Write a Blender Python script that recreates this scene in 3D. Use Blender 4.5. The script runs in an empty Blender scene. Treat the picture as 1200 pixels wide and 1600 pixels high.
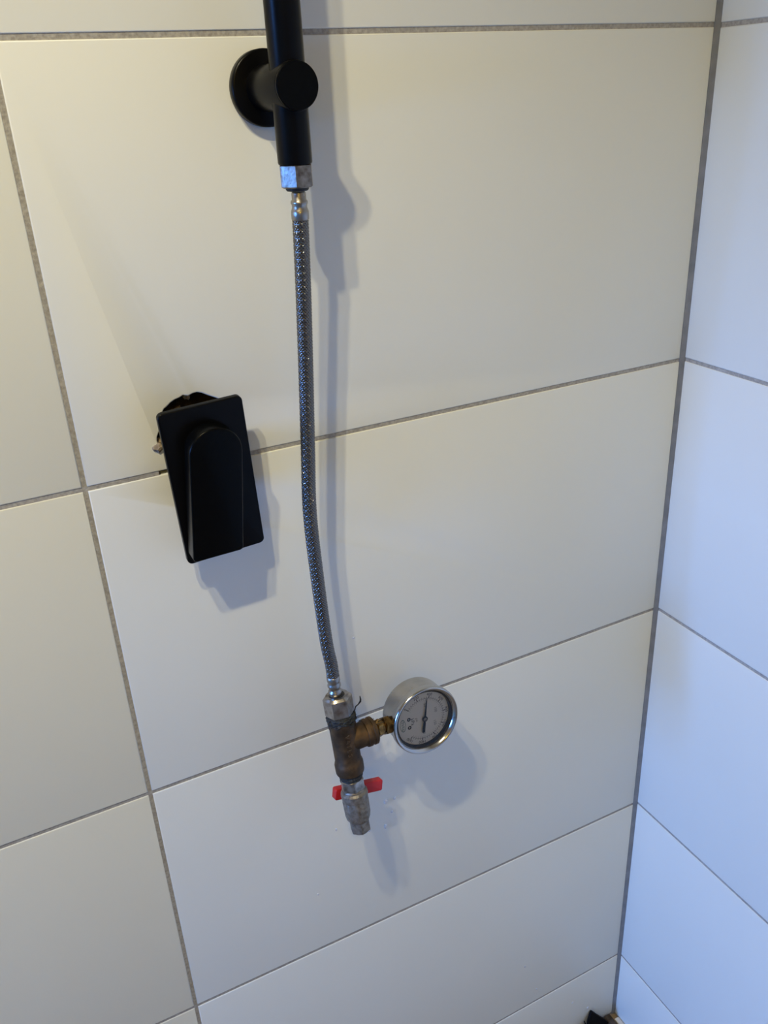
import bpy, bmesh, math, random
from mathutils import Vector, Matrix, Quaternion

random.seed(7)
scene = bpy.context.scene
COL = scene.collection
Z0 = 1.332            # height of the tile joint level with the riser bracket, above the floor


def V(x, d, z):
    """x from the room corner (negative = left), d = distance out from the back wall, z from the bracket joint"""
    return Vector((x, -d, z + Z0))


# ------------------------------------------------------------------ camera
cam_d = bpy.data.cameras.new('camera')
cam_d.sensor_fit = 'VERTICAL'
cam_d.sensor_height = 36.0
cam_d.lens = 1350.6 / 1600.0 * 36.0
cam_d.clip_start = 0.02
cam = bpy.data.objects.new('camera', cam_d)
COL.objects.link(cam)
RX = Vector((0.89035, -0.45294, -0.04612)).normalized()
FW = Vector((0.39083, 0.81234, -0.43285)).normalized()
UP = RX.cross(FW).normalized()
RX = FW.cross(UP).normalized()
M = Matrix((RX, UP, -FW)).transposed().to_4x4()
M.translation = Vector((-0.6556, -0.6385, -0.0428 + Z0))
cam.matrix_world = M
scene.camera = cam

# ------------------------------------------------------------------ colour management, world
scene.view_settings.view_transform = 'Standard'
scene.view_settings.look = 'None'
scene.view_settings.exposure = -0.03
scene.view_settings.gamma = 1.0
scene.view_settings.use_curve_mapping = False
w = bpy.data.worlds.new('daylight')
scene.world = w
w.use_nodes = True
bg = w.node_tree.nodes['Background']
bg.inputs[0].default_value = (0.15, 0.38, 1.0, 1)
bg.inputs[1].default_value = 1.0

# daylight coming through the far window in the left wall
WIN = dict(y0=-0.80, y1=-0.06, z0=0.85, z1=2.00, x=-4.6)
al = bpy.data.lights.new('window_daylight', 'AREA')
al.shape = 'RECTANGLE'
al.size = WIN['y1'] - WIN['y0']
al.size_y = WIN['z1'] - WIN['z0']
al.energy = 145.0
al.color = (0.115, 0.355, 1.10)
alo = bpy.data.objects.new('window_daylight', al)
COL.objects.link(alo)
alo.location = (WIN['x'] + 0.01, (WIN['y0'] + WIN['y1']) / 2, (WIN['z0'] + WIN['z1']) / 2)
alo.rotation_euler = Vector((1, 0, 0)).to_track_quat('-Z', 'Y').to_euler()

# two warm ceiling downlights
SPOT_COL = (1.0, 0.885, 0.59)
SPOT_POS = [Vector((-0.87, -0.645, 0.745 + Z0)), Vector((-1.00, -0.655, 0.745 + Z0))]
for p in SPOT_POS:
    sl = bpy.data.lights.new('downlight_beam', 'SPOT')
    sl.energy = 24.0
    sl.color = SPOT_COL
    sl.spot_size = math.radians(94)
    sl.spot_blend = 1.0
    sl.shadow_soft_size = 0.016
    so = bpy.data.objects.new('downlight_beam', sl)
    COL.objects.link(so)
    so.location = p
    so.rotation_euler = (Vector((-0.56, 0.0, 0.46)) - p).to_track_quat('-Z', 'Y').to_euler()


# unseen lamp added behind the viewer for warm fill
FILL_POS = Vector((-1.15, -2.2, 1.86))
gl = bpy.data.lights.new('warm_fill', 'POINT')
gl.energy = 10.0
gl.color = (1.0, 0.66, 0.04)
gl.shadow_soft_size = 0.11
glo = bpy.data.objects.new('warm_fill', gl)
COL.objects.link(glo)
glo.location = FILL_POS

# ------------------------------------------------------------------ materials
def mat(name, color, rough=0.5, metal=0.0, coat=0.0, spec=0.5, noise=None, bump=None, rough_noise=None):
    """noise=(scale, detail, [(pos,color)...])  bump=(scale, strength, distance)"""
    m = bpy.data.materials.new(name)
    m.use_nodes = True
    nt = m.node_tree
    b = nt.nodes['Principled BSDF']
    b.inputs['Base Color'].default_value = (*color, 1)
    b.inputs['Roughness'].default_value = rough
    b.inputs['Metallic'].default_value = metal
    b.inputs['Coat Weight'].default_value = coat
    b.inputs['Specular IOR Level'].default_value = spec
    tc = nt.nodes.new('ShaderNodeTexCoord')
    if noise:
        n = nt.nodes.new('ShaderNodeTexNoise')
        n.inputs['Scale'].default_value = noise[0]
        n.inputs['Detail'].default_value = noise[1]
        nt.links.new(tc.outputs['Object'], n.inputs['Vector'])
        r = nt.nodes.new('ShaderNodeValToRGB')
        el = r.color_ramp.elements
        stops = noise[2]
        el[0].position, el[0].color = stops[0][0], (*stops[0][1], 1)
        el[1].position, el[1].color = stops[-1][0], (*stops[-1][1], 1)
        for q, c in stops[1:-1]:
            e = el.new(q)
            e.color = (*c, 1)
        nt.links.new(n.outputs['Fac'], r.inputs['Fac'])
        nt.links.new(r.outputs['Color'], b.inputs['Base Color'])
    if rough_noise:
        n3 = nt.nodes.new('ShaderNodeTexNoise')
        n3.inputs['Scale'].default_value = rough_noise[0]
        n3.inputs['Detail'].default_value = 4
        nt.links.new(tc.outputs['Object'], n3.inputs['Vector'])
        mr = nt.nodes.new('ShaderNodeMapRange')
        mr.inputs['To Min'].default_value = rough_noise[1]
        mr.inputs['To Max'].default_value = rough_noise[2]
        nt.links.new(n3.outputs['Fac'], mr.inputs['Value'])
        nt.links.new(mr.outputs['Result'], b.inputs['Roughness'])
    if bump:
        n2 = nt.nodes.new('ShaderNodeTexNoise')
        n2.inputs['Scale'].default_value = bump[0]
        n2.inputs['Detail'].default_value = 4
        nt.links.new(tc.outputs['Object'], n2.inputs['Vector'])
        bp = nt.nodes.new('ShaderNodeBump')
        bp.inputs['Strength'].default_value = bump[1]
        bp.inputs['Distance'].default_value = bump[2]
        nt.links.new(n2.outputs['Fac'], bp.inputs['Height'])
        nt.links.new(bp.outputs['Normal'], b.inputs['Normal'])
    return m


M_TILE = mat('tile_glaze', (0.80, 0.80, 0.715), rough=0.42, spec=0.45,
             noise=(2.2, 3, [(0.3, (0.77, 0.77, 0.685)), (0.7, (0.82, 0.82, 0.735))]),
             bump=(7.0, 0.12, 0.004))
M_GROUT = mat('grout', (0.30, 0.28, 0.25), rough=0.95,
              noise=(420, 4, [(0.3, (0.29, 0.27, 0.235)), (0.7, (0.46, 0.43, 0.375))]), bump=(600, 0.5, 0.001))
M_SILICONE = mat('silicone', (0.20, 0.205, 0.20), rough=0.55,
                 noise=(60, 3, [(0.3, (0.17, 0.175, 0.17)), (0.7, (0.24, 0.24, 0.23))]))
M_PLASTER = mat('plaster', (0.66, 0.58, 0.46), rough=0.9, bump=(60, 0.2, 0.002))
M_CEIL = mat('ceiling_paint', (0.85, 0.79, 0.68), rough=0.95)
M_FLOOR = mat('floor_screed', (0.28, 0.22, 0.15), rough=0.9,
              noise=(14, 5, [(0.25, (0.24, 0.17, 0.10)), (0.75, (0.42, 0.32, 0.21))]), bump=(80, 0.3, 0.002))
M_FRAME = mat('window_frame_paint', (0.78, 0.78, 0.76), rough=0.45)
M_BLACK = mat('black_powder_coat', (0.002, 0.002, 0.0022), rough=0.30, spec=0.14, bump=(900, 0.05, 0.0003))
M_BLACK_GLOSS = mat('black_lacquer', (0.0015, 0.0018, 0.002), rough=0.26, spec=0.10)
M_BLACK_PLASTIC = mat('black_plastic', (0.004, 0.004, 0.004), rough=0.6, spec=0.12, bump=(200, 0.4, 0.001))
M_CAVITY = mat('rough_cavity', (0.05, 0.035, 0.022), rough=1.0,
               noise=(90, 5, [(0.3, (0.012, 0.008, 0.005)), (0.75, (0.10, 0.07, 0.045))]), bump=(120, 1.0, 0.004))
M_MORTAR = mat('mortar_crumbs', (0.30, 0.24, 0.16), rough=1.0, noise=(160, 4, [(0.3, (0.14, 0.10, 0.06)), (0.7, (0.42, 0.34, 0.23))]),
               bump=(200, 0.8, 0.002))
M_NICKEL = mat('worn_nickel', (0.62, 0.58, 0.52), rough=0.26, metal=1.0,
               noise=(160, 5, [(0.30, (0.22, 0.18, 0.14)), (0.5, (0.40, 0.365, 0.32)), (0.75, (0.52, 0.49, 0.45))]),
               bump=(350, 0.12, 0.0006), rough_noise=(220, 0.22, 0.45))
M_NUT = mat('tarnished_nut', (0.2, 0.17, 0.14), rough=0.4, metal=1.0,
            noise=(190, 5, [(0.30, (0.13, 0.10, 0.075)), (0.5, (0.25, 0.22, 0.185)), (0.75, (0.36, 0.33, 0.30))]),
            bump=(420, 0.25, 0.0008), rough_noise=(220, 0.30, 0.5))
M_CHROME = mat('chrome', (0.50, 0.49, 0.47), rough=0.16, metal=1.0, rough_noise=(120, 0.10, 0.24))
M_CRIMP = mat('crimped_steel', (0.36, 0.34, 0.31), rough=0.3, metal=1.0, rough_noise=(300, 0.2, 0.42), bump=(500, 0.2, 0.0006))
M_STEEL = mat('stainless_case', (0.66, 0.63, 0.58), rough=0.24, metal=1.0,
              noise=(70, 4, [(0.3, (0.44, 0.42, 0.38)), (0.7, (0.56, 0.53, 0.49))]), rough_noise=(90, 0.18, 0.32))
M_BRAID = mat('steel_braid', (0.17, 0.16, 0.148), rough=0.14, metal=1.0)
M_HOSE = mat('hose_liner', (0.02, 0.02, 0.02), rough=0.7)
M_BRASS = mat('old_brass', (0.16, 0.09, 0.035), rough=0.42, metal=0.5,
              noise=(75, 6, [(0.28, (0.018, 0.012, 0.007)), (0.5, (0.065, 0.038, 0.016)), (0.72, (0.15, 0.082, 0.030))]),
              bump=(260, 0.25, 0.0012), rough_noise=(140, 0.42, 0.70))
M_BRASS_BRIGHT = mat('handled_brass', (0.42, 0.25, 0.08), rough=0.32, metal=0.9,
                     noise=(160, 5, [(0.3, (0.05, 0.03, 0.012)), (0.5, (0.20, 0.115, 0.036)), (0.75, (0.44, 0.27, 0.09))]),
                     bump=(300, 0.25, 0.001))
M_BRASS_LETTER = mat('rubbed_lettering', (0.30, 0.21, 0.12), rough=0.45, metal=0.6,
                     noise=(300, 3, [(0.3, (0.05, 0.03, 0.015)), (0.7, (0.22, 0.15, 0.09))]))
M_SEAL = mat('thread_packing', (0.02, 0.022, 0.02), rough=0.7,
             noise=(330, 5, [(0.35, (0.010, 0.011, 0.010)), (0.6, (0.028, 0.029, 0.024)), (0.8, (0.085, 0.08, 0.062))]),
             bump=(500, 0.8, 0.002))
M_VALVE = mat('dull_nickel_casting', (0.42, 0.38, 0.32), rough=0.45, metal=0.55,
              noise=(260, 5, [(0.3, (0.12, 0.10, 0.075)), (0.5, (0.20, 0.175, 0.14)), (0.75, (0.27, 0.245, 0.205))]),
              bump=(500, 0.35, 0.0012))
M_RED = mat('red_enamel', (0.50, 0.012, 0.012), rough=0.38, noise=(60, 3, [(0.3, (0.42, 0.008, 0.008)), (0.7, (0.56, 0.016, 0.015))]))
M_DIAL = mat('dial_face', (0.86, 0.84, 0.79), rough=0.5)
M_INK = mat('dial_ink', (0.012, 0.012, 0.012), rough=0.6)
M_INK_GREY = mat('dial_ink_grey', (0.26, 0.25, 0.235), rough=0.6)
M_INK_GREEN = mat('dial_ink_green', (0.12, 0.22, 0.19), rough=0.6)
M_GASKET = mat('black_rubber', (0.012, 0.012, 0.012), rough=0.55)
M_HUB = mat('needle_hub', (0.30, 0.28, 0.25), rough=0.3, metal=1.0)
M_WATER = bpy.data.materials.new('water')
M_WATER.use_nodes = True
_nt = M_WATER.node_tree
_o = [n for n in _nt.nodes if n.type == 'OUTPUT_MATERIAL'][0]
_t = _nt.nodes.new('ShaderNodeBsdfTransparent')
_g = _nt.nodes.new('ShaderNodeBsdfGlossy')
_g.inputs['Roughness'].default_value = 0.12
_x = _nt.nodes.new('ShaderNodeMixShader')
_x.inputs[0].default_value = 0.25
_d = _nt.nodes.new('ShaderNodeBsdfDiffuse')
_d.inputs['Color'].default_value = (0.95, 0.96, 0.97, 1)  # white mixed in to stand for the light the drops catch
_y = _nt.nodes.new('ShaderNodeMixShader')
_y.inputs[0].default_value = 0.55
_nt.links.new(_t.outputs[0], _y.inputs[1])
_nt.links.new(_d.outputs[0], _y.inputs[2])
_nt.links.new(_y.outputs[0], _x.inputs[1])
_nt.links.new(_g.outputs[0], _x.inputs[2])
_nt.links.new(_x.outputs[0], _o.inputs[0])
M_WHITE_EDGE = mat('raw_tile_body', (0.72, 0.66, 0.56), rough=0.8, bump=(200, 0.2, 0.001))
M_GLASS = bpy.data.materials.new('gauge_glass')
M_GLASS.use_nodes = True
_nt = M_GLASS.node_tree
for _n in list(_nt.nodes):
    if _n.type != 'OUTPUT_MATERIAL':
        _nt.nodes.remove(_n)
_o = [n for n in _nt.nodes if n.type == 'OUTPUT_MATERIAL'][0]
_t = _nt.nodes.new('ShaderNodeBsdfTransparent')
_t.inputs[0].default_value = (0.93, 0.94, 0.93, 1)
_g = _nt.nodes.new('ShaderNodeBsdfGlossy')
_g.inputs['Roughness'].default_value = 0.03
_f = _nt.nodes.new('ShaderNodeFresnel')
_f.inputs[0].default_value = 1.45
_x = _nt.nodes.new('ShaderNodeMixShader')
_nt.links.new(_f.outputs[0], _x.inputs[0])
_nt.links.new(_t.outputs[0], _x.inputs[1])
_nt.links.new(_g.outputs[0], _x.inputs[2])
_nt.links.new(_x.outputs[0], _o.inputs[0])


# ------------------------------------------------------------------ object helpers
def obj(name, bm, m, parent=None, smooth=None, world=None):
    me = bpy.data.meshes.new(name)
    bmesh.ops.recalc_face_normals(bm, faces=bm.faces)
    bm.to_mesh(me)
    bm.free()
    me.materials.append(m)
    if smooth is not None:
        me.polygons.foreach_set('use_smooth', [True] * len(me.polygons))
        if smooth < 180:
            bm2 = bmesh.new()
            bm2.from_mesh(me)
            for e in bm2.edges:
                if len(e.link_faces) == 2 and e.calc_face_angle(0) > math.radians(smooth):
                    e.smooth = False
            bm2.to_mesh(me)
            bm2.free()
    o = bpy.data.objects.new(name, me)
    COL.objects.link(o)
    if parent is not None:
        o.parent = parent
    if world is not None:
        o.matrix_local = world
    return o


def tag(o, label, cat, group=None):
    o['label'] = label
    o['category'] = cat
    if group:
        o['group'] = group
    return o


def empty(name, mtx, label, cat, group=None):
    o = bpy.data.objects.new(name, None)
    o.empty_display_size = 0.02
    COL.objects.link(o)
    o.matrix_world = mtx
    return tag(o, label, cat, group)


def structure(o):
    o['kind'] = 'structure'
    return o


def box(bm, lo, hi, mtx=None):
    vs = [bm.verts.new((x, y, z)) for x in (lo[0], hi[0]) for y in (lo[1], hi[1]) for z in (lo[2], hi[2])]
    if mtx is not None:
        for v in vs:
            v.co = mtx @ v.co
    fs = [(0, 1, 3, 2), (4, 6, 7, 5), (0, 4, 5, 1), (2, 3, 7, 6), (0, 2, 6, 4), (1, 5, 7, 3)]
    return [bm.faces.new([vs[i] for i in f]) for f in fs]


def lathe(bm, prof, n=40, mtx=None, cap=True, rfun=None):
    """prof: list of (radius, along z); rfun(theta, radius, z) may change the radius"""
    rings = []
    for r, z in prof:
        ring = []
        for k in range(n):
            t = 2 * math.pi * k / n
            rr = rfun(t, r, z) if rfun else r
            co = Vector((rr * math.cos(t), rr * math.sin(t), z))
            ring.append(bm.verts.new(mtx @ co if mtx is not None else co))
        rings.append(ring)
    for a, b in zip(rings, rings[1:]):
        for k in range(n):
            bm.faces.new((a[k], a[(k + 1) % n], b[(k + 1) % n], b[k]))
    if cap:
        bm.faces.new(rings[0])
        bm.faces.new(rings[-1])
    return rings


def hexnut(bm, r, z0, z1, phase=0.0, chamfer=0.0012, mtx=None, n=48, bore=None):
    """hexagon with the usual turned chamfers; r across corners / 2"""
    ap = r * math.cos(math.pi / 6)

    def rad(lim):
        def f(t, rr, z):
            a = (t - phase) % (math.pi / 3) - math.pi / 6
            return min(ap / math.cos(a), rr)
        return f
    c = chamfer
    lathe(bm, [(ap - c * 0.6, z0), (r, z0 + c), (r, z1 - c), (ap - c * 0.6, z1)], n=n, mtx=mtx, rfun=rad(r))


def axis_matrix(origin, zdir, xhint):
    z = Vector(zdir).normalized()
    x = Vector(xhint)
    x = (x - x.dot(z) * z).normalized()
    y = z.cross(x)
    m = Matrix((x, y, z)).transposed().to_4x4()
    m.translation = Vector(origin)
    return m


def prism(bm, pts, z0, z1, bev=0.0, mtx=None):
    """extrude an outline (x,y) from z0 to z1, with a small round-over at the z1 face"""
    n = len(pts)

    def inset(pts, a):
        out = []
        for i in range(n):
            p0, p1, p2 = Vector(pts[i - 1]), Vector(pts[i]), Vector(pts[(i + 1) % n])
            e1 = (p1 - p0).normalized()
            e2 = (p2 - p1).normalized()
            n1 = Vector((-e1.y, e1.x))
            n2 = Vector((-e2.y, e2.x))
            m = (n1 + n2)
            m = m / max(m.length_squared / 2, 0.5)
            out.append(p1 + m * a)
        return out
    layers = [(pts, z0)]
    if bev > 0:
        for k in range(4):
            t = k / 3 * math.pi / 2
            layers.append((inset(pts, bev * (1 - math.cos(t))), z1 - bev + bev * math.sin(t)))
    else:
        layers.append((pts, z1))
    rings = []
    for ps, z in layers:
        ring = []
        for p in ps:
            co = Vector((p[0], p[1], z))
            ring.append(bm.verts.new(mtx @ co if mtx is not None else co))
        rings.append(ring)
    for a, b in zip(rings, rings[1:]):
        for k in range(n):
            bm.faces.new((a[k], a[(k + 1) % n], b[(k + 1) % n], b[k]))
    bm.faces.new(rings[0])
    bm.faces.new(rings[-1])


def round_rect(w, h, r, n=6, cx=0, cy=0):
    pts = []
    for sx, sy, a0 in ((1, 1, 0), (-1, 1, 90), (-1, -1, 180), (1, -1, 270)):
        for k in range(n + 1):
            a = math.radians(a0 + 90 * k / n)
            pts.append((cx + sx * (w / 2 - r) + r * math.cos(a), cy + sy * (h / 2 - r) + r * math.sin(a)))
    return pts


def tube(bm, pts, r, n=10, mtx=None, cap=True):
    pts = [Vector(p) for p in pts]
    rings = []
    prev = None
    for i, p in enumerate(pts):
        t = (pts[min(i + 1, len(pts) - 1)] - pts[max(i - 1, 0)]).normalized()
        if prev is None:
            u = t.orthogonal().normalized()
        else:
            u = (prev - prev.dot(t) * t).normalized()
        prev = u
        v = t.cross(u)
        rr = r[i] if isinstance(r, (list, tuple)) else r
        ring = []
        for k in range(n):
            a = 2 * math.pi * k / n
            co = p + rr * (math.cos(a) * u + math.sin(a) * v)
            ring.append(bm.verts.new(mtx @ co if mtx is not None else co))
        rings.append(ring)
    for a, b in zip(rings, rings[1:]):
        for k in range(n):
            bm.faces.new((a[k], a[(k + 1) % n], b[(k + 1) % n], b[k]))
    if cap:
        bm.faces.new(rings[0])
        bm.faces.new(rings[-1])


def text_faces(bm, body, size, mtx, extrude=0.0):
    """letters as mesh, appended to bm"""
    cu = bpy.data.curves.new('lettering', 'FONT')
    cu.body = body
    cu.size = size
    cu.align_x = 'CENTER'
    cu.align_y = 'CENTER'
    cu.resolution_u = 3
    cu.extrude = extrude
    to = bpy.data.objects.new('lettering', cu)
    COL.objects.link(to)
    dg = bpy.context.evaluated_depsgraph_get()
    me = to.evaluated_get(dg).to_mesh()
    vs = [bm.verts.new(mtx @ v.co) for v in me.vertices]
    for p in me.polygons:
        try:
            bm.faces.new([vs[i] for i in p.vertices])
        except ValueError:
            pass
    to.evaluated_get(dg).to_mesh_clear()
    bpy.data.objects.remove(to)
    bpy.data.curves.remove(cu)


# ------------------------------------------------------------------ the room
GAP = 0.0036          # grout joint between two tiles
TH = 0.009            # tile thickness
XL, YF, ZC = -4.6, -3.4, 2.12


# joints of the back wall (slightly out of true, as laid)
def jz(k, x):
    if k == 0:
        return 0.0004
    if k == 1:
        return -0.2997
    if k == 2:
        return -0.5990 + 0.0042 * x
    if k == 3:
        return -0.9020 - 0.0074 * x
    if k == 4:
        return -1.1955 + 0.036 * max(x, -0.25) + 0.006 * min(x + 0.25, 0)
    return -0.3 * k


XC = [-0.0042, -0.5975] + [0.003 - 0.600 * k for k in range(2, 9)]


def tile_mesh(name, outline, to3d, bev=0.0012, parent=None):
    bm = bmesh.new()
    prism(bm, outline, -TH, 0.0, bev=bev)
    for v in bm.verts:
        v.co = to3d(v.co)
    return obj(name, bm, M_TILE, parent, smooth=35)


HOLE = (-0.503, -0.300)      # where the mixer comes out of the wall (x, z)
# ragged notch the tiler cut for it, in the tile above the joint
NOTCH_UP = [(-0.476, -0.300), (-0.4765, -0.280), (-0.4775, -0.265), (-0.4800, -0.2550),
            (-0.4855, -0.2495), (-0.4905, -0.2470), (-0.4945, -0.2448), (-0.4988, -0.2422), (-0.5025, -0.2410),
            (-0.5060, -0.2414), (-0.5095, -0.2426), (-0.5112, -0.2420), (-0.5135, -0.2414), (-0.5165, -0.2428),
            (-0.5200, -0.2436), (-0.5235, -0.2452), (-0.5268, -0.2478), (-0.5292, -0.2492), (-0.5318, -0.2530),
            (-0.5338, -0.2600), (-0.5352, -0.2650), (-0.5378, -0.2700), (-0.5384, -0.2730), (-0.5376, -0.2775), (-0.5350, -0.2790),
            (-0.5330, -0.2860), (-0.5310, -0.300)]
NOTCH_DN = [(-0.531, -0.300), (-0.528, -0.318), (-0.520, -0.334), (-0.506, -0.342), (-0.493, -0.338), (-0.482, -0.328),
            (-0.477, -0.314), (-0.476, -0.300)]

# back wall backing with a square opening behind the mixer
bm = bmesh.new()
hx0, hx1, hz0, hz1 = -0.5410, -0.4735, -0.345, -0.2375
yb, yf = 0.10, TH
yg = 0.0009
for (x0, x1, z0, z1) in ((XL, hx0, -Z0, ZC - Z0), (hx1, 0.10, -Z0, ZC - Z0), (hx0, hx1, hz1, ZC - Z0), (hx0, hx1, -Z0, hz0)):
    box(bm, (x0, yg, z0 + Z0), (x1, yb, z1 + Z0))
wall_back = structure(obj('wall_back', bm, M_GROUT))
bm = bmesh.new()
box(bm, (hx0, 0.052, hz0 + Z0), (hx1, 0.058, hz1 + Z0))
for (a, b) in (((hx0, yg + .001, hz0), (hx0 + .001, .052, hz1)), ((hx1 - .001, yg + .001, hz0), (hx1, .052, hz1)),
               ((hx0, yg + .001, hz1 - .001), (hx1, .052, hz1)), ((hx0, yg + .001, hz0), (hx1, .052, hz0 + .001))):
    box(bm, (a[0], a[1], a[2] + Z0), (b[0], b[1], b[2] + Z0))
obj('wall_cavity', bm, M_CAVITY, wall_back)

g = GAP / 2
for ci in range(len(XC) - 1):
    xr, xl = XC[ci], XC[ci + 1]
    xr2 = xr - (g if ci else 0.0)
    xl2 = xl + g
    for k in range(-2, 5):
        def zt(x):
            return jz(k, x) - g

        def zb(x):
            return (jz(k + 1, x) + g) if k < 4 else -1.3265
        if k == -2:
            zt = lambda x: ZC - Z0 - 0.002
        out = [(xl2, zb(xl2)), (xr2, zb(xr2)), (xr2, zt(xr2)), (xl2, zt(xl2))]
        if ci == 0 and k == 0:
            nt_ = [(x, max(z, zb(x)) if abs(z + 0.3) > 1e-6 else zb(x)) for x, z in NOTCH_UP]
            out = [(xl2, zb(xl2))] + nt_[::-1] + [(xr2, zb(xr2)), (xr2, zt(xr2)), (xl2, zt(xl2))]
        if ci == 0 and k == 1:
            nd = [(x, z if abs(z + 0.3) > 1e-6 else zt(x)) for x, z in NOTCH_DN]
            out = [(xl2, zb(xl2)), (xr2, zb(xr2)), (xr2, zt(xr2))] + nd[::-1] + [(xl2, zt(xl2))]
        off = random.uniform(-0.0002, 0.0002)
        tile_mesh('tile', out, lambda c, o_=off: Vector((c.x, -c.z + o_, c.y + Z0)), parent=wall_back)

# right wall
bm = bmesh.new()
box(bm, (yg, YF - 0.1, 0), (0.10, yg, ZC))
wall_right = structure(obj('wall_right', bm, M_GROUT))
YC = [-0.0022, -0.600, -1.200, -1.800, -2.400, -3.000, -3.39]
for ci in range(len(YC) - 1):
    ya, yb2 = YC[ci] - (g if ci else 0), YC[ci + 1] + g
    for k in range(-2, 5):
        def jr(k, y):
            return {0: -0.0003, 1: -0.2990, 2: -0.5988 + 0.004 * y * 0, 3: -0.9000, 4: -1.1970}.get(k, -0.3 * k)
        zt_ = (jr(k, 0) - g) if k > -2 else ZC - Z0 - .002
        zb_ = (jr(k + 1, 0) + g) if k < 4 else -1.3265
        # seen from the room, +y (the corner) is on the left
        out = [(-ya, zb_), (-yb2, zb_), (-yb2, zt_), (-ya, zt_)]
        tile_mesh('tile', out, lambda c: Vector((-c.z, -c.x, c.y + Z0)), parent=wall_right)

# silicone in the corner
bm = bmesh.new()
for z in (0.004, ZC - 0.002):
    pass
prof = [(-0.0046, 0.0015), (-0.0046, -0.0002), (-0.0028, -0.0009), (-0.0009, -0.0020), (0.0002, -0.0030), (0.0015, -0.0030), (0.0015, 0.0015)]
rings = []
nz = 60
for i in range(nz + 1):
    z = 0.003 + (ZC - 0.006) * i / nz
    jx = random.uniform(-.00022, .00022)
    rings.append([bm.verts.new((x + (jx if j in (2, 3) else 0), y, z)) for j, (x, y) in enumerate(prof)])
for a, b in zip(rings, rings[1:]):
    for k in range(len(prof)):
        bm.faces.new((a[k], a[(k + 1) % len(prof)], b[(k + 1) % len(prof)], b[k]))
bm.faces.new(rings[0])
bm.faces.new(rings[-1])
structure(obj('trim_1', bm, M_SILICONE, smooth=50))

# floor, ceiling, the two plastered walls behind the viewer
bm = bmesh.new()
box(bm, (XL - .1, YF - .1, -0.1), (0.1, 0.1, 0.0))
structure(obj('floor', bm, M_FLOOR))
bm = bmesh.new()
box(bm, (XL - .1, YF - .1, ZC), (0.1, 0.1, ZC + 0.1))
structure(obj('ceiling', bm, M_CEIL))
bm = bmesh.new()
box(bm, (XL - .1, YF - .1, 0), (0.0, YF, ZC))
structure(obj('wall_front', bm, M_PLASTER))
bm = bmesh.new()
y0, y1, z0, z1 = WIN['y0'], WIN['y1'], WIN['z0'], WIN['z1']
for (a, b, c, d) in ((YF, y0, 0, ZC), (y1, 0.001, 0, ZC), (y0, y1, 0, z0), (y0, y1, z1, ZC)):
    box(bm, (XL - 0.1, a, c), (XL, b, d))
structure(obj('wall_left', bm, M_PLASTER))
bm = bmesh.new()
box(bm, (-1.80, YF, 1.33), (-1.68, -0.001, ZC))  # unseen header added to keep window light off the upper right wall
structure(obj('light_blocker', bm, M_PLASTER))
win = bpy.data.objects.new('window_1', None)
COL.objects.link(win)
structure(win)
bm = bmesh.new()
for (a, b, c, d) in ((y0, y0 + .05, z0, z1), (y1 - .05, y1, z0, z1), (y0, y1, z0, z0 + .05), (y0, y1, z1 - .05, z1)):
    box(bm, (XL - .07, a, c), (XL - .02, b, d))
obj('window_frame', bm, M_FRAME, win)

# ceiling downlights (out of frame, but they are what lights the wall)
for i, p in enumerate(SPOT_POS):
    e = empty('ceiling_downlight', Matrix.Translation((p.x, p.y, ZC)),
              ('small round ceiling downlight, the one nearer the corner' if i == 0 else
               'small round ceiling downlight, the one farther from the corner'), 'lamp')
    bm = bmesh.new()
    lathe(bm, [(0.030, -0.006), (0.040, -0.004), (0.042, 0.0)], n=32)
    obj('bezel', bm, M_CHROME, e, smooth=40)
    bm = bmesh.new()
    lathe(bm, [(0.012, -0.0063), (0.026, -0.0062)], n=24)
    obj('lens', bm, M_FRAME, e, smooth=40)

e = empty('fill_lamp', Matrix.Translation((FILL_POS.x, FILL_POS.y, ZC)), 'added fill lamp with a white holder, unseen behind the viewer', 'lamp')  # body for the added warm fill lamp
bm = bmesh.new()
lathe(bm, [(0.02, -0.14), (0.05, -0.13), (0.055, -0.02), (0.06, 0.0)], n=32)
obj('holder', bm, M_FRAME, e, smooth=40)

# ------------------------------------------------------------------ riser rail with its wall bracket
PX, PD = -0.4256, 0.050
rail = empty('shower_rail', Matrix.Translation(V(PX, 0.0, -0.034)),
             'matt black vertical shower riser pipe on a round wall bracket', 'shower rail')
bm = bmesh.new()
tz = 0.034
lathe(bm, [(0.0095, -0.0815 + tz), (0.0112, -0.0812 + tz), (0.0117, -0.0800 + tz), (0.0117, 0.45), (0.0112, 0.452)], n=48,
      mtx=Matrix.Translation((0, -PD, 0)))
obj('pipe', bm, M_BLACK, rail, smooth=40)
out_m = axis_matrix((0, 0, 0), (0, -1, 0), (1, 0, 0))
bm = bmesh.new()
lathe(bm, [(0.0243, 0.0002), (0.0247, 0.001), (0.0247, 0.0072), (0.0241, 0.0080), (0.0230, 0.0083)], n=64, mtx=out_m)
obj('wall_flange', bm, M_BLACK, rail, smooth=40)
bm = bmesh.new()
lathe(bm, [(0.0150, 0.0080), (0.0150, 0.0633), (0.0146, 0.0640), (0.0138, 0.0642)], n=56, mtx=out_m)
obj('bracket_stem', bm, M_BLACK, rail, smooth=40)
bm = bmesh.new()
lathe(bm, [(0.0146, 0.0642), (0.0146, 0.0652), (0.0141, 0.0657)], n=56, mtx=out_m)
obj('end_cap', bm, M_BLACK_GLOSS, rail, smooth=40)

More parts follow.
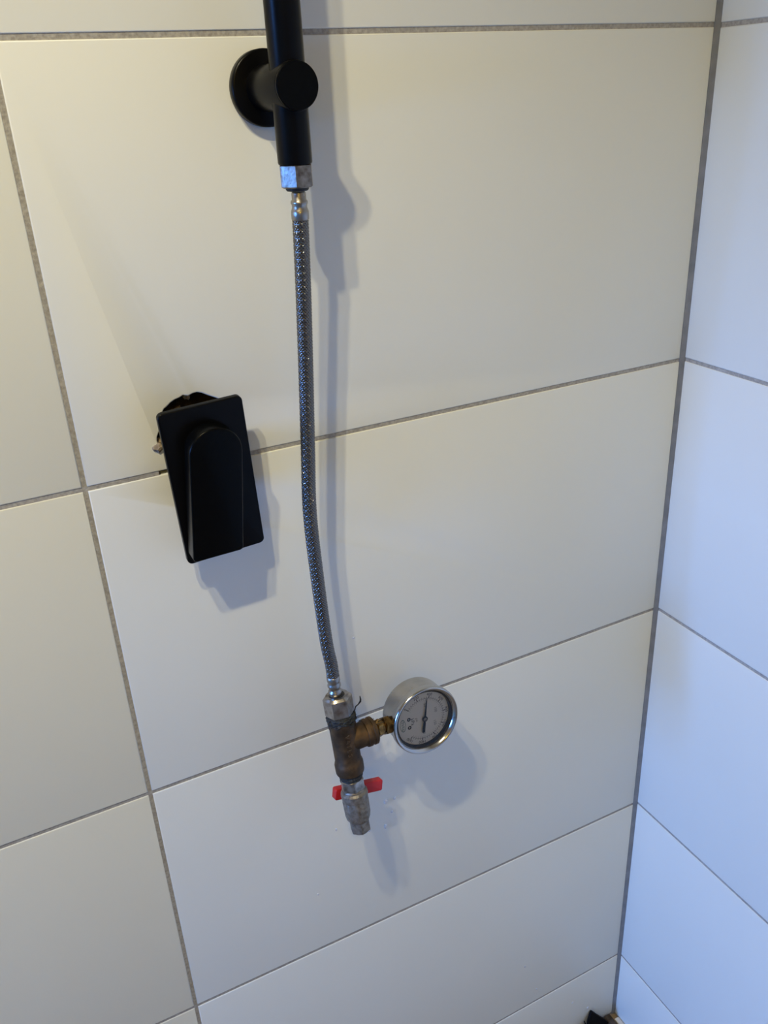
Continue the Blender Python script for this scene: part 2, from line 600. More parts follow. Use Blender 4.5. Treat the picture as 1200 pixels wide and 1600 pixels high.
# ------------------------------------------------------------------ braided hose
HP = [(-0.4250, 0.0500, -0.0990), (-0.4250, 0.0498, -0.1060), (-0.4250, 0.0495, -0.1138), (-0.4257, 0.0460, -0.1601),
      (-0.4277, 0.0420, -0.2222), (-0.4312, 0.0400, -0.2893), (-0.4345, 0.0400, -0.3443), (-0.4341, 0.0420, -0.4035),
      (-0.4320, 0.0440, -0.4672), (-0.4296, 0.0452, -0.4930), (-0.4290, 0.0457, -0.5082), (-0.4280, 0.0462, -0.5259)]
HPW = [V(*p) for p in HP]


def catmull(pts, per=24):
    P = [pts[0] * 2 - pts[1]] + pts + [pts[-1] * 2 - pts[-2]]
    out = []
    for i in range(1, len(P) - 2):
        p0, p1, p2, p3 = P[i - 1], P[i], P[i + 1], P[i + 2]
        for s in range(per):
            t = s / per
            out.append(0.5 * ((2 * p1) + (p2 - p0) * t + (2 * p0 - 5 * p1 + 4 * p2 - p3) * t * t + (3 * p1 - p0 - 3 * p2 + p3) * t ** 3))
    out.append(P[-2].copy())
    return out


path = catmull(HPW)
cum = [0.0]
for a, b in zip(path, path[1:]):
    cum.append(cum[-1] + (b - a).length)
TOTAL = cum[-1]
frames = []
prev = None
for i, p in enumerate(path):
    t = (path[min(i + 1, len(path) - 1)] - path[max(i - 1, 0)]).normalized()
    u = Vector((1, 0, 0)) if prev is None else prev
    u = (u - u.dot(t) * t).normalized()
    prev = u
    frames.append((p, t, u, t.cross(u)))


def at_len(s):
    s = min(max(s, 0.0), TOTAL)
    lo, hi = 0, len(cum) - 1
    while hi - lo > 1:
        mid = (lo + hi) // 2
        if cum[mid] <= s:
            lo = mid
        else:
            hi = mid
    f = (s - cum[lo]) / max(cum[hi] - cum[lo], 1e-9)
    a, b = frames[lo], frames[hi]
    return [a[j].lerp(b[j], f) for j in range(4)]


def frame_at(s):
    p, t, u, v = at_len(s)
    m = Matrix((u.normalized(), v.normalized(), t.normalized())).transposed().to_4x4()
    m.translation = p
    return m


S_TOP, S_BOT = 0.0165, TOTAL - 0.0185     # braid ends, at the crimp ferrules
hose = empty('braided_hose', Matrix.Translation(HPW[0]),
             'grey steel braided flexible hose hanging from the black pipe', 'hose')
inv = hose.matrix_world.inverted()
RH = 0.0056
# liner
bm = bmesh.new()
NS = 90
tube(bm, [inv @ at_len(S_TOP - .003 + (S_BOT - S_TOP + .006) * i / NS)[0] for i in range(NS + 1)], RH - 0.00105, n=16)
obj('hose_liner', bm, M_HOSE, hose, smooth=60)
# braid: two sets of helical strand bundles passing over and under each other
bm = bmesh.new()
NB = 14
PITCH = 0.0336
W2, T2 = 0.00084, 0.00056
L = S_BOT - S_TOP
turns = L / PITCH
step_ang = 2 * math.pi / (2 * NB) / 2.0       # four samples per under-over period of crossings
nst = int(turns * 2 * math.pi / step_ang)
samples = []
for i in range(nst + 1):
    s = S_TOP + L * i / nst
    samples.append((s, at_len(s)))
for sgn in (1, -1):
    for k in range(NB):
        rings = []
        for i in range(nst + 1):
            s, (p, t, u, v) = samples[i]
            th = sgn * (2 * math.pi * (s - S_TOP) / PITCH) + 2 * math.pi * k / NB
            # over-under phase: where it crosses the strands of the other hand
            ph = NB * (2 * math.pi * (s - S_TOP) / PITCH) + math.pi * k
            wob = math.sin(ph + (math.pi / 2 if sgn > 0 else -math.pi / 2))
            endf = 1.0
            r = (RH - 0.00048) + 0.00016 * wob * endf
            rad = math.cos(th) * u + math.sin(th) * v
            tang = (-math.sin(th) * u + math.cos(th) * v) * (sgn * r * 2 * math.pi / PITCH) + t
            tang.normalize()
            side = rad.cross(tang)
            c = inv @ (p + rad * r)
            ring = []
            for (a, b_) in ((1, -0.1), (0.78, 0.55), (0.30, 0.95), (-0.30, 0.95), (-0.78, 0.55), (-1, -0.1)):
                ring.append(bm.verts.new(c + side * (a * W2) + rad * (b_ * T2)))
            rings.append(ring)
        for a, b in zip(rings, rings[1:]):
            for q in range(6):
                bm.faces.new((a[q], a[(q + 1) % 6], b[(q + 1) % 6], b[q]))
br = obj('braid', bm, M_BRAID, hose, smooth=180)
br['kind'] = 'stuff'
# ferrules and nuts
bm = bmesh.new()
m = inv @ frame_at(0.0)
lathe(bm, [(0.0046, 0.0000), (0.0050, 0.0008), (0.0050, 0.0050), (0.0059, 0.0060), (0.0060, 0.0072), (0.0054, 0.0084),
           (0.0053, 0.0100), (0.0058, 0.0116), (0.0062, 0.0126), (0.0062, 0.0178), (0.0058, 0.0182)], n=40, mtx=m)
obj('ferrule', bm, M_CRIMP, hose, smooth=50)
bm = bmesh.new()
m = inv @ frame_at(TOTAL - 0.0205)
lathe(bm, [(0.0056, 0.0000), (0.0060, 0.0004), (0.0060, 0.0052), (0.0053, 0.0064), (0.0052, 0.0072), (0.0058, 0.0084),
           (0.0061, 0.0098), (0.0060, 0.0112), (0.0050, 0.0124), (0.0047, 0.0140), (0.0047, 0.0148), (0.0060, 0.0160), (0.0061, 0.0178), (0.0056, 0.0210)],
      n=40, mtx=m)
obj('ferrule', bm, M_CRIMP, hose, smooth=50)
nut = empty_m = None
mt = inv @ Matrix.Translation(V(PX, PD, -0.0960))
bm = bmesh.new()
hexnut(bm, 0.0123, 0.0, 0.0150, phase=math.radians(-110.5), mtx=mt, chamfer=0.0009)
obj('nut', bm, M_NUT, hose, smooth=25)
bm = bmesh.new()
lathe(bm, [(0.0072, -0.0022), (0.0080, -0.0012), (0.0080, 0.001)], n=32, mtx=mt)
obj('gasket', bm, M_GASKET, hose, smooth=40)

# ------------------------------------------------------------------ lower assembly: frame of the tee
A_TOP = V(-0.4275, 0.0462, -0.5250)
A_BOT = V(-0.4245, 0.0720, -0.6699)
AX = (A_BOT - A_TOP).normalized()


def on_axis(z):          # point on the axis at height z
    f = ((z + Z0) - A_TOP.z) / (A_BOT.z - A_TOP.z)
    return A_TOP.lerp(A_BOT, f)


BR = Vector((1.0, 0.0, -0.045))
BR = (BR - BR.dot(AX) * AX).normalized()
TEE = on_axis(-0.5740)
# frame: +z up the run, +x along the branch
TM = axis_matrix(TEE, -AX, BR)
hose_nut_m = inv @ axis_matrix(on_axis(-0.5468), -AX, BR)
bm = bmesh.new()
hexnut(bm, 0.0136, 0.0, 0.0205, phase=math.radians(-112 - 30 + 8), mtx=hose_nut_m, chamfer=0.0022)
obj('nut', bm, M_NICKEL, hose, smooth=25)
bm = bmesh.new()
lathe(bm, [(0.0074, 0.0203), (0.0072, 0.0208), (0.0060, 0.0209)], n=32, mtx=hose_nut_m)
obj('gasket', bm, M_GASKET, hose, smooth=40)

# ------------------------------------------------------------------ brass tee
tee = empty('tee_fitting', TM, 'dirty brown brass pipe tee below the steel hose', 'pipe fitting')
bm = bmesh.new()
R1 = 0.0122
lathe(bm, [(0.0110, -0.0325), (0.0130, -0.0318), (0.0134, -0.0305), (0.0135, -0.0225), (0.0130, -0.0205), (R1, -0.0185), (R1, 0.0150),
           (0.0128, 0.0165), (0.0130, 0.0225), (0.0124, 0.0235), (0.0100, 0.0236)], n=56)
brm = axis_matrix((0, 0, 0), (1, 0, 0), (0, 0, 1))
lathe(bm, [(0.0105, 0.0), (0.0117, 0.006), (0.0117, 0.0195), (0.0130, 0.0199), (0.0132, 0.0205), (0.0132, 0.0236), (0.0125, 0.0240), (0.0125, 0.0260), (0.0132, 0.0265), (0.0132, 0.0292), (0.0122, 0.0300), (0.0090, 0.0301)],
      n=56, mtx=brm)
obj('body', bm, M_BRASS, tee, smooth=40)
# worn cast lettering running down the front of the body, towards the room
fd = (cam.matrix_world.translation - TEE)
fl = TM.to_3x3().inverted() @ fd
fl.z = 0
ang = math.atan2(fl.y, fl.x) + math.radians(12)
bm = bmesh.new()
for i, ch in enumerate('VATES'):
    zz = 0.0105 - i * 0.0048
    rad = Vector((math.cos(ang), math.sin(ang), 0))
    # read from top to bottom: the letters' right is down
    mx = Matrix((Vector((0, 0, -1)), Vector((-math.sin(ang), math.cos(ang), 0)), rad)).transposed().to_4x4()
    mx.translation = rad * (R1 + 0.0002) + Vector((0, 0, zz))
    text_faces(bm, ch, 0.0060, mx, extrude=0.00035)
obj('cast_lettering', bm, M_BRASS_LETTER, tee)

# black thread packing squeezed out between the nut and the tee, with loose fibres
bm = bmesh.new()
rp = random.Random(3)


def lumpy(t, r, z):
    return r * (1 + 0.05 * math.sin(5 * t + z * 900) + 0.035 * math.sin(11 * t - z * 1500) + rp.uniform(-.02, .02))


lathe(bm, [(0.0100, 0.0205), (0.0126, 0.0212), (0.0134, 0.0235), (0.0128, 0.0255), (0.0132, 0.0270), (0.0122, 0.0285), (0.0095, 0.0290)], n=60,
      rfun=lumpy)
for t0, z0_, tw in ((-2.4, .0225, 1.7), (-2.0, .0255, 1.5), (-2.9, .0240, 1.8), (-0.6, .0260, 1.2), (-1.2, .0218, 1.6)):
    pts = []
    for i in range(14):
        t = t0 + tw * i / 13
        rr = 0.0136 + 0.0004 * math.sin(i * 1.7)
        pts.append((rr * math.cos(t), rr * math.sin(t), z0_ + 0.0016 * math.sin(i * .8 + t0)))
    tube(bm, pts, 0.0006, n=6)
pk = obj('thread_packing', bm, M_SEAL, tee, smooth=60)
tinv = TM.inverted()
fib = [V(-0.4165, 0.052, -0.5490), V(-0.4135, 0.052, -0.5462), V(-0.4118, 0.051, -0.5432), V(-0.4090, 0.051, -0.5416), V(-0.4067, 0.051, -0.5392),
       V(-0.4064, 0.051, -0.5370), V(-0.4066, 0.0505, -0.5335)]
for pts, rr in (([tinv @ p for p in fib], [.0007, .0006, .0006, .0006, .0009, .0008, .0004]),
                ([(-0.0125, -0.004, 0.027), (-0.0142, -0.006, 0.0262), (-0.0152, -0.007, 0.0235), (-0.0150, -0.0075, 0.0225)], [.0005, .0005, .0004, .0003]),
                ([(-0.0125, -0.005, 0.021), (-0.0139, -0.006, 0.0200), (-0.0142, -0.006, 0.0180)], [.0004, .0004, .0003]),
                ([(-0.0118, -0.003, -0.0330), (-0.0126, -0.004, -0.0350), (-0.0124, -0.005, -0.0368)], [.0005, .0004, .0003])):
    bm = bmesh.new()
    tube(bm, pts, rr, n=7)
    obj('loose_fibre', bm, M_GASKET, tee, smooth=60)

# ------------------------------------------------------------------ pressure gauge
GN = Vector((0.0, -0.9914, 0.1305)).normalized()
GY = (Vector((0, 0, 1)) - Vector((0, 0, 1)).dot(GN) * GN).normalized()
GX = GY.cross(GN).normalized()
GC = V(-0.3470, 0.0670, -0.5754)          # centre of the bezel front
GM = Matrix((GX, GY, GN)).transposed().to_4x4()
GM.translation = GC
gauge = empty('pressure_gauge', GM, 'round steel pressure gauge with white dial and black needle', 'gauge')
RG = 0.0345
bm = bmesh.new()
lathe(bm, [(0.0280, -0.0305), (0.0312, -0.0302), (0.0322, -0.0290), (0.0325, -0.0270), (0.0325, -0.0096), (0.0318, -0.0094)], n=80)
obj('case', bm, M_STEEL, gauge, smooth=40)
bm = bmesh.new()
lathe(bm, [(0.0318, -0.0085), (0.0338, -0.0080), (0.0345, -0.0062), (0.0345, -0.0022), (0.0341, -0.0008), (0.0332, 0.0), (0.0322, -0.0002),
           (0.0312, -0.0010), (0.0302, -0.0026), (0.0296, -0.0036), (0.0295, -0.0086)], n=80, cap=False)
obj('bezel', bm, M_CHROME, gauge, smooth=40)
bm = bmesh.new()
lathe(bm, [(0.0297, -0.0032), (0.0290, -0.0036), (0.0284, -0.0040), (0.0282, -0.0088)], n=72, cap=False)
obj('seal_ring', bm, M_GASKET, gauge, smooth=40)
bm = bmesh.new()
lathe(bm, [(0.0001, -0.0038), (0.0292, -0.0038)], n=64, cap=False)
go = obj('glass', bm, M_GLASS, gauge, smooth=40)
if go.data.polygons[0].normal.z < 0:
    go.data.flip_normals()
DZ = -0.0084
DC = Vector((0.0014, -0.0015, DZ))
bm = bmesh.new()
lathe(bm, [(0.0294, DZ - 0.0008), (0.0294, DZ)], n=72)
dial = obj('dial', bm, M_DIAL, gauge, smooth=40)


def pol(a, r, z=0.0):
    """a clockwise from the top, degrees"""
    t = math.radians(a)
    return DC + Vector((r * math.sin(t), r * math.cos(t), z))


def bar(bm, a, r0, r1, wd, z):
    t = math.radians(a)
    s = Vector((math.cos(t), -math.sin(t), 0)) * wd / 2
    p0, p1 = pol(a, r0, z), pol(a, r1, z)
    bm.faces.new([bm.verts.new(q) for q in (p0 - s, p0 + s, p1 + s, p1 - s)])


def arc(bm, a0, a1, r, wd, z, n=80):
    pr = None
    for i in range(n + 1):
        a = a0 + (a1 - a0) * i / n
        v = [bm.verts.new(pol(a, r - wd / 2, z)), bm.verts.new(pol(a, r + wd / 2, z))]
        if pr:
            bm.faces.new((pr[0], pr[1], v[1], v[0]))
        pr = v


A0, A1 = -49.0, 224.0


def ka(kpa):
    return A0 + (A1 - A0) * kpa / 1600.0


zi = 0.00012
bm = bmesh.new()
for kpa in range(0, 1601, 200):
    bar(bm, ka(kpa), 0.0205, 0.0232, 0.00075, zi)
for kpa in range(0, 1601, 40):
    if kpa % 200:
        bar(bm, ka(kpa), 0.0208, 0.0224, 0.00028, zi)
arc(bm, A0, A1, 0.0208, 0.00022, zi)
# heavy black band over the first part of the scale
obj('scale', bm, M_INK, dial)
bm = bmesh.new()
for psi in range(0, 231, 5):
    a = A0 + psi * 6.895 * (A1 - A0) / 1600
    bar(bm, a, 0.0180 if psi % 50 == 0 else 0.0188, 0.0204, 0.00024, zi)
obj('inner_scale', bm, M_INK_GREY, dial)
bm = bmesh.new()


def put(bm, s, a, r, size, rot=None, z=zi):
    up = Vector((math.sin(math.radians(a)), math.cos(math.radians(a)), 0))
    if rot is not None:
        up = Vector((math.sin(math.radians(rot)), math.cos(math.radians(rot)), 0))
    right = Vector((up.y, -up.x, 0))
    mx = Matrix((right, up, Vector((0, 0, 1)))).transposed().to_4x4()
    mx.translation = pol(a, r, z)
    text_faces(bm, s, size, mx)


for kpa in range(0, 1601, 200):
    put(bm, str(kpa), ka(kpa), 0.0246, 0.0040)
put(bm, 'kPa', -87, 0.0125, 0.0052, rot=88)
for a in (-74.8, -105.4):
    c = pol(a, 0.0167, zi)
    ring = []
    for rr in (0.0008, 0.0019):
        ring.append([bm.verts.new(c + Vector((rr * math.cos(t * math.pi / 8), rr * math.sin(t * math.pi / 8), 0))) for t in range(16)])
    for t in range(16):
        bm.faces.new((ring[0][t], ring[0][(t + 1) % 16], ring[1][(t + 1) % 16], ring[1][t]))
obj('numerals', bm, M_INK, dial)
bm = bmesh.new()
for psi in (50, 100, 150, 200):
    put(bm, str(psi), A0 + psi * 6.895 * (A1 - A0) / 1600, 0.0140, 0.0040, rot=88)
put(bm, 'psi', -81, 0.0078, 0.0038, rot=88)
obj('inner_numerals', bm, M_INK_GREY, dial)
# green oval maker's mark with an unreadable squiggle of lettering
bm = bmesh.new()
c = pol(-90.5, 0.0228, zi)
prv = None
for i in range(41):
    t = 2 * math.pi * i / 40
    v = [bm.verts.new(c + Vector((k * 0.0030 * math.cos(t), k * 0.0066 * math.sin(t), 0))) for k in (0.88, 1.0)]
    if prv:
        bm.faces.new((prv[0], prv[1], v[1], v[0]))
    prv = v
for i in range(4):
    yy = 0.0036 - 0.0024 * i
    for (x0_, y0_, x1_, y1_) in ((-.0013, yy, .0013, yy + .0007), (-.0013, yy - .0011, .0013, yy), (-.0013 if i % 2 else .0010, yy - .0011, -.0010 if i % 2 else .0013, yy + .0007)):
        d_ = Vector((x1_ - x0_, y1_ - y0_, 0))
        nrm = Vector((-d_.y, d_.x, 0)).normalized() * 0.00018
        a_, b_ = c + Vector((x0_, y0_, 0)), c + Vector((x1_, y1_, 0))
        bm.faces.new([bm.verts.new(q) for q in (a_ - nrm, b_ - nrm, b_ + nrm, a_ + nrm)])
obj('emblem', bm, M_INK_GREEN, dial)
# needle
bm = bmesh.new()
NA = 11.5
t = math.radians(NA)
nd_ = Vector((math.sin(t), math.cos(t), 0))
ns = Vector((nd_.y, -nd_.x, 0))
NP = Vector((DC.x, DC.y, DZ + 0.0016))
outl = [(0.0215, 0.00012), (0.0180, 0.00045), (0.0040, 0.00085), (0.0, 0.0011), (-0.0030, 0.0009), (-0.0040, 0.0012), (-0.0135, 0.00145), (-0.0142, 0.0012)]
poly = [NP + nd_ * l + ns * wd for l, wd in outl] + [NP + nd_ * l - ns * wd for l, wd in outl[::-1]]
lo_ = [bm.verts.new(p) for p in poly]
hi_ = [bm.verts.new(p + Vector((0, 0, 0.0004))) for p in poly]
bm.faces.new(lo_)
bm.faces.new(hi_)
for i in range(len(poly)):
    bm.faces.new((lo_[i], lo_[(i + 1) % len(poly)], hi_[(i + 1) % len(poly)], hi_[i]))
lathe(bm, [(0.0028, 0.0), (0.0028, 0.0007)], n=28, mtx=Matrix.Translation(NP))
needle = obj('needle', bm, M_INK, gauge)
bm = bmesh.new()
lathe(bm, [(0.0019, 0.0), (0.0019, 0.0012), (0.0014, 0.0016)], n=24, mtx=Matrix.Translation(NP))
obj('hub', bm, M_HUB, needle, smooth=40)
# brass stem from the case to the tee
ginv = GM.inverted()
S0 = ginv @ (TEE + BR * 0.0270)
S1 = Vector((0.0, 0.0, -0.0170))
S1 = S1 + (S0 - S1).normalized() * 0.0318
sm = axis_matrix(S0, S1 - S0, (0, 0, 1))
ln = (S1 - S0).length
bm = bmesh.new()
lathe(bm, [(0.0082, 0.0), (0.0082, 0.0020), (0.0070, 0.0028), (0.0070, ln * 0.55), (0.0060, ln * 0.60), (0.0060, ln)], n=40, mtx=sm)
hexnut(bm, 0.0088, 0.0045, ln * 0.48, phase=0.3, mtx=sm, chamfer=0.0006)
obj('stem', bm, M_BRASS_BRIGHT, gauge, smooth=28)
bm = bmesh.new()
hexnut(bm, 0.0092, ln * 0.62, ln * 0.93, phase=0.5, mtx=sm, chamfer=0.0006)
obj('stem_hex', bm, M_BRASS_BRIGHT, gauge, smooth=28)
for i in range(5):
    t = -1.9 + 0.25 * i
    c = sm @ Vector((0.0078 * math.cos(t), 0.0078 * math.sin(t), 0.003 + 0.002 * (i % 3)))
    e = sm @ Vector((0.0112 * math.cos(t + .2), 0.0112 * math.sin(t + .2), 0.004 + 0.0022 * (i % 4)))
    bm = bmesh.new()
    tube(bm, [c, (c + e) / 2 + Vector((0.0004, -0.0003, 0)), e], [.0004, .00035, .0002], n=6)
    obj('loose_fibre', bm, M_GASKET, gauge, smooth=60)

# ------------------------------------------------------------------ mini ball valve
VM = axis_matrix(on_axis(-0.6060), -AX, BR)
valve = empty('ball_valve', VM, 'small grey metal ball valve with a red handle, under the brass tee', 'valve')
# face a hex corner roughly to the viewer
fl = VM.to_3x3().inverted() @ (cam.matrix_world.translation - on_axis(-0.64))
pa = math.atan2(fl.y, fl.x)
bm = bmesh.new()
lathe(bm, [(0.0098, 0.0025), (0.0106, 0.0015), (0.0106, -0.0010), (0.0112, -0.0014), (0.0112, -0.0038), (0.0102, -0.0042), (0.0102, -0.0070)], n=40)
obj('thread', bm, M_SEAL, valve, smooth=40)
bm = bmesh.new()
hexnut(bm, 0.0118, -0.0175, -0.0060, phase=pa + 0.12, chamfer=0.0010)
obj('nut', bm, M_NICKEL, valve, smooth=25)
bm = bmesh.new()
lathe(bm, [(0.0096, -0.0165), (0.0108, -0.0185), (0.0108, -0.0195), (0.0126, -0.0215), (0.0128, -0.0240), (0.0122, -0.0290)], n=48)


def octo(t, r, z):
    a = (t - pa - 0.05) % (math.pi / 4) - math.pi / 8
    return min(r, r * 0.955 / math.cos(a))


lathe(bm, [(0.0118, -0.0285), (0.0124, -0.0300), (0.0121, -0.0450), (0.0112, -0.0500), (0.0098, -0.0520)], n=64, rfun=octo)
# stem boss towards the wall
sb = axis_matrix((0, 0, -0.0270), (0, 1, 0), (1, 0, 0))
if (VM.to_3x3() @ Vector((0, 1, 0))).y < 0:
    sb = axis_matrix((0, 0, -0.0270), (0, -1, 0), (1, 0, 0))
lathe(bm, [(0.0072, 0.0060), (0.0072, 0.0150), (0.0050, 0.0156), (0.0050, 0.0190)], n=28, mtx=sb)
obj('body', bm, M_VALVE, valve, smooth=28)
bm = bmesh.new()
hexnut(bm, 0.0100, -0.0645, -0.0505, phase=pa + 0.12, chamfer=0.0012)
obj('outlet', bm, M_VALVE, valve, smooth=25)
# red butterfly handle, behind the body as seen from the room
vinv = VM.inverted()
HL, HR = V(-0.4375, 0.043, -0.6425), V(-0.3868, 0.041, -0.6545)
hc = (HL + HR) / 2
hxd = (HR - HL).normalized()
hzd = (-AX - (-AX).dot(hxd) * hxd).normalized()
hyd = hzd.cross(hxd)
hm = Matrix((hxd, hyd, hzd)).transposed().to_4x4()
hm.translation = hc
half = (HR - HL).length / 2
bm = bmesh.new()
hl = vinv @ hm
for s in (1, -1):
    x0, x1 = (0.0045, half) if s > 0 else (-half, -0.0045)
    pts = round_rect(x1 - x0, 0.0115, 0.0018, n=4, cx=(x0 + x1) / 2, cy=0)
    # outline lies in x-z of the handle, extruded through its thickness
    mx = hl @ Matrix(((1, 0, 0, 0), (0, 0, -1, 0), (0, 1, 0, 0), (0, 0, 0, 1)))
    prism(bm, pts, -0.0035, 0.0035, bev=0.0008, mtx=mx)
lathe(bm, [(0.0062, -0.0040), (0.0066, -0.0030), (0.0066, 0.0030), (0.0060, 0.0042)], n=28, mtx=hl @ Matrix.Rotation(math.pi / 2, 4, 'X'))
obj('handle', bm, M_RED, valve, smooth=40)['label'] = 'red butterfly handle'

# ------------------------------------------------------------------ concealed shower mixer, pulled off the wall
PM_C = V(-0.5055, 0.0262, -0.3065)
tilt = math.atan2(0.0075, 0.127)            # top edge stands a little farther out
rot = Matrix.Rotation(math.radians(-3.0), 3, 'Y')
px = rot @ Vector((1, 0, 0))
pz = rot @ Vector((0, 0, 1))
pn = Vector((0, -1, 0))
q = Quaternion(px, tilt)
pz = q @ pz
pn = (px.cross(pz)).normalized()
if pn.y > 0:
    pn = -pn
PM = Matrix((px, pz, pn)).transposed().to_4x4()   # x right, y up, z out of the wall
PM.translation = PM_C
mixer = empty('shower_mixer', PM, 'black rectangular shower mixer with a lever, crooked on the wall', 'mixer tap')
bm = bmesh.new()
prism(bm, round_rect(0.0650, 0.1300, 0.0042, n=6), -0.0050, 0.0, bev=0.0010)
obj('cover_plate', bm, M_BLACK, mixer, smooth=40)
# lever: round-topped bar, turned slightly
bm = bmesh.new()
lw = 0.0405
pts = []
for k in range(25):
    a = math.pi * k / 24
    pts.append((lw / 2 * math.cos(a), lw / 2 * math.sin(a) * 0.98))
pts += [(-lw / 2, -0.0865), (-lw / 2 + 0.0008, -0.0880), (-lw / 2 + 0.0025, -0.0889), (lw / 2 - 0.0025, -0.0850), (lw / 2 - 0.0008, -0.0840), (lw / 2, -0.0825)]
pinv = PM.inverted()
lc = pinv @ V(-0.5062, 0.0455, -0.2745)
lm = Matrix.Translation((lc.x, lc.y, 0)) @ Matrix.Rotation(math.radians(-8.2), 4, 'Z')
prism(bm, pts, 0.0060, 0.0200, bev=0.0014, mtx=lm)
obj('lever', bm, M_BLACK_GLOSS, mixer, smooth=40)
bm = bmesh.new()
lathe(bm, [(0.0170, -0.001), (0.0170, 0.0065)], n=40, mtx=lm)
obj('lever_collar', bm, M_BLACK, mixer, smooth=40)
bm = bmesh.new()
lathe(bm, [(0.0200, -0.0720), (0.0200, -0.0450), (0.0230, -0.0440), (0.0230, -0.0210), (0.0215, -0.0200), (0.0215, -0.0045)], n=44,
      mtx=Matrix.Translation((0.004, 0.006, 0)))
lathe(bm, [(0.0072, 0.0), (0.0072, 0.016), (0.0060, 0.0165), (0.0060, 0.024)], n=28, mtx=axis_matrix((-0.006, 0.030, -0.036), (-0.3, 1, 0), (0, 0, 1)))
obj('valve_body', bm, M_BRASS, mixer, smooth=35)

# broken plaster and mortar left in the hole
rb = random.Random(11)


def crumb(bm, c, r):
    m_ = Matrix.Translation(c) @ Matrix.Rotation(rb.uniform(0, 6), 4, Vector((rb.random(), rb.random(), rb.random() + .1)))
    res = bmesh.ops.create_icosphere(bm, subdivisions=2, radius=r, matrix=m_)
    for v in res['verts']:
        v.co = c + (v.co - c) * rb.uniform(0.72, 1.2)


for i, (x, d, z, r) in enumerate(((-0.5386, -0.001, -0.2785, 0.0042), (-0.5090, -0.010, -0.2455, 0.0030))):
    bm = bmesh.new()
    crumb(bm, V(x, d, z), r)
    if i == 0:
        crumb(bm, V(x - 0.0032, d + 0.001, z - 0.0002), r * 0.35)
        crumb(bm, V(x + 0.0035, d - 0.004, z + 0.003), r * 0.8)
    o = obj('mortar_crumb', bm, M_MORTAR, smooth=40)
    tag(o, ('tan mortar crumb sticking out left of the black mixer plate' if i == 0 else
            'grey mortar crumb in the hole above the black mixer plate'), 'mortar')

# ------------------------------------------------------------------ bits on the floor in the corner
bl = empty('plastic_offcut', Matrix.Translation(V(-0.044, 0.02, -Z0)), 'torn black plastic strip standing in the floor corner', 'plastic scrap')
binv = bl.matrix_world.inverted()
bm = bmesh.new()


def slab(bm, pts, th):
    """thin solid through world points, thickness along the wall normal"""
    a = [bm.verts.new(binv @ p) for p in pts]
    b = [bm.verts.new(binv @ (p + Vector((0, th, 0)))) for p in pts]
    bm.faces.new(a)
    bm.faces.new(b[::-1])
    for i in range(len(pts)):
        bm.faces.new((a[i], b[i], b[(i + 1) % len(pts)], a[(i + 1) % len(pts)]))


slab(bm, [V(-0.066, 0.016, -1.3318), V(-0.016, 0.016, -1.3318), V(-0.0230, 0.012, -1.3200), V(-0.0300, 0.010, -1.3110), V(-0.0390, 0.008, -1.3000),
          V(-0.0440, 0.006, -1.2935), V(-0.0478, 0.005, -1.2890), V(-0.0500, 0.005, -1.2900), V(-0.0525, 0.006, -1.2950), V(-0.0565, 0.008, -1.3010),
          V(-0.0600, 0.011, -1.3120)], 0.004)
obj('strip', bm, M_BLACK_PLASTIC, bl, smooth=30)
bm = bmesh.new()
tube(bm, [binv @ p for p in (V(-0.0600, 0.014, -1.3240), V(-0.0625, 0.010, -1.3060), V(-0.0645, 0.007, -1.2950))], [.0028, .0018, .0007], n=8)
obj('spike', bm, M_BLACK_PLASTIC, bl, smooth=40)
bm = bmesh.new()
box(bm, (0, 0, 0), (0.012, 0.050, 0.010))
for v in bm.verts:
    v.co += V(-0.0262, 0.052, -1.3318)
    if v.co.z > 0.005:
        v.co.x += 0.004
bmesh.ops.bevel(bm, geom=bm.edges[:], offset=0.0012, segments=2, affect='EDGES')
tag(obj('wood_wedge', bm, M_CAVITY, smooth=30), 'dark brown wedge on the floor in the room corner', 'wedge')
bm = bmesh.new()
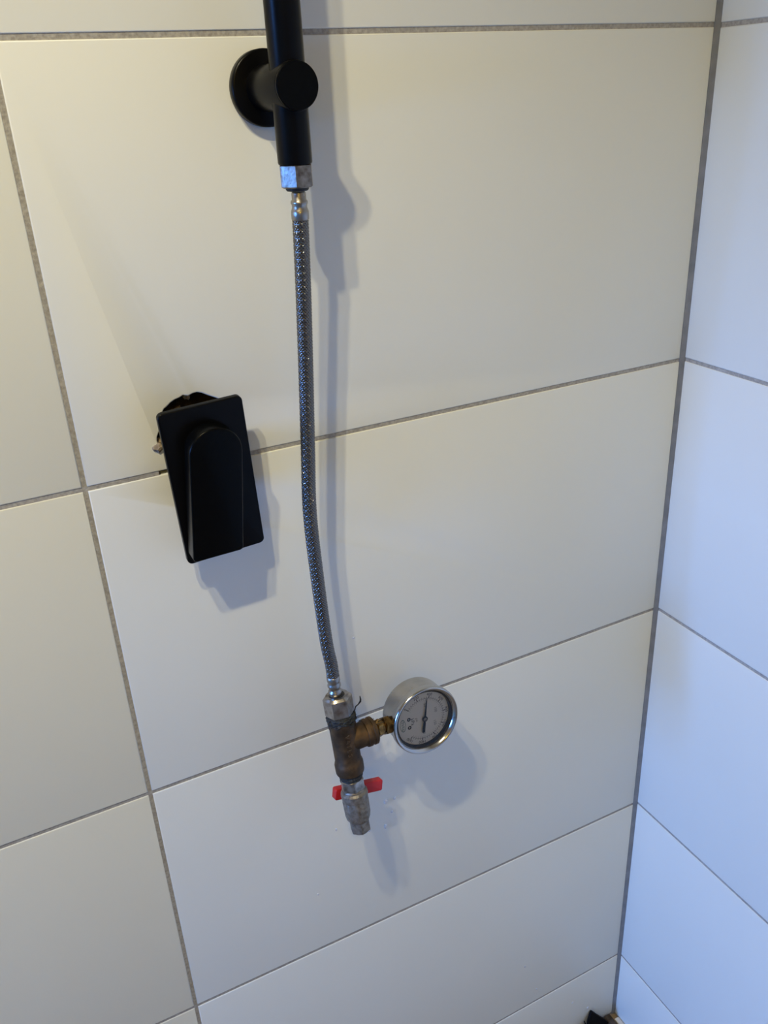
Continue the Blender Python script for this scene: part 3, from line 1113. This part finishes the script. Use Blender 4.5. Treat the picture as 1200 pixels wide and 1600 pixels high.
prism(bm, [(0, 0), (0.0085, 0), (0.0085, 0.007), (0.006, 0.0085), (0.0, 0.0085)], 0.0, 0.16, mtx=Matrix.Translation(V(-0.0090, 0.012, -1.3318)) @
      Matrix(((1, 0, 0, 0), (0, 0, -1, 0), (0, 1, 0, 0), (0, 0, 0, 1))))
tag(obj('tile_strip', bm, M_WHITE_EDGE, smooth=30), 'pale strip lying along the foot of the right wall', 'trim strip')

# ------------------------------------------------------------------ water drops on the tiles
DROPS = [(-0.3645, -0.7235, .0024, 1.4, 'largest water drop, in the valve shadow just right of the red handle'),
         (-0.3537, -0.7242, .0018, 1.0, 'round water drop on the edge of the valve shadow, right of the largest drop'),
         (-0.3576, -0.7415, .0015, 1.1, 'small water drop below the largest drop, inside the valve shadow'),
         (-0.3663, -0.7586, .0017, 2.2, 'long vertical water drop running down inside the valve shadow'),
         (-0.3855, -0.7545, .0018, 1.0, 'water drop beside the foot of the grey valve'),
         (-0.4233, -0.7344, .0011, 2.0, 'faint water drop on the lit tile left of the grey valve'),
         (-0.3876, -0.5057, .0013, 1.0, 'water drop beside the hose shadow above the brass tee'),
         (-0.4506, -0.8145, .0012, 1.0, 'tiny water drop far below the valve, just above a grout joint'),
         (-0.0843, -1.2475, .0015, 1.0, 'water drop above and left of the black plastic strip'),
         (-0.1508, -1.1726, .0013, 1.0, 'water drop just under the lowest grout joint'),
         (-0.1720, -1.1124, .0013, 1.3, 'water drop above the lowest grout joint near the corner'),
         (-0.0539, -1.2803, .0020, 1.0, 'water drop right above the tip of the black plastic strip')]
for x, z, r, st, lab in DROPS:
    bm = bmesh.new()
    bmesh.ops.create_uvsphere(bm, u_segments=14, v_segments=8, radius=1.0)
    bmesh.ops.delete(bm, geom=[v for v in bm.verts if v.co.y > 0.15], context='VERTS')
    for v in bm.verts:
        v.co = Vector((v.co.x * r, v.co.y * r * 0.55, v.co.z * r * st))
    o = obj('water_drop', bm, M_WATER, smooth=180)
    o.location = V(x, 0.0003, z)
    tag(o, lab, 'water drop', 'water drops on the wall tiles')
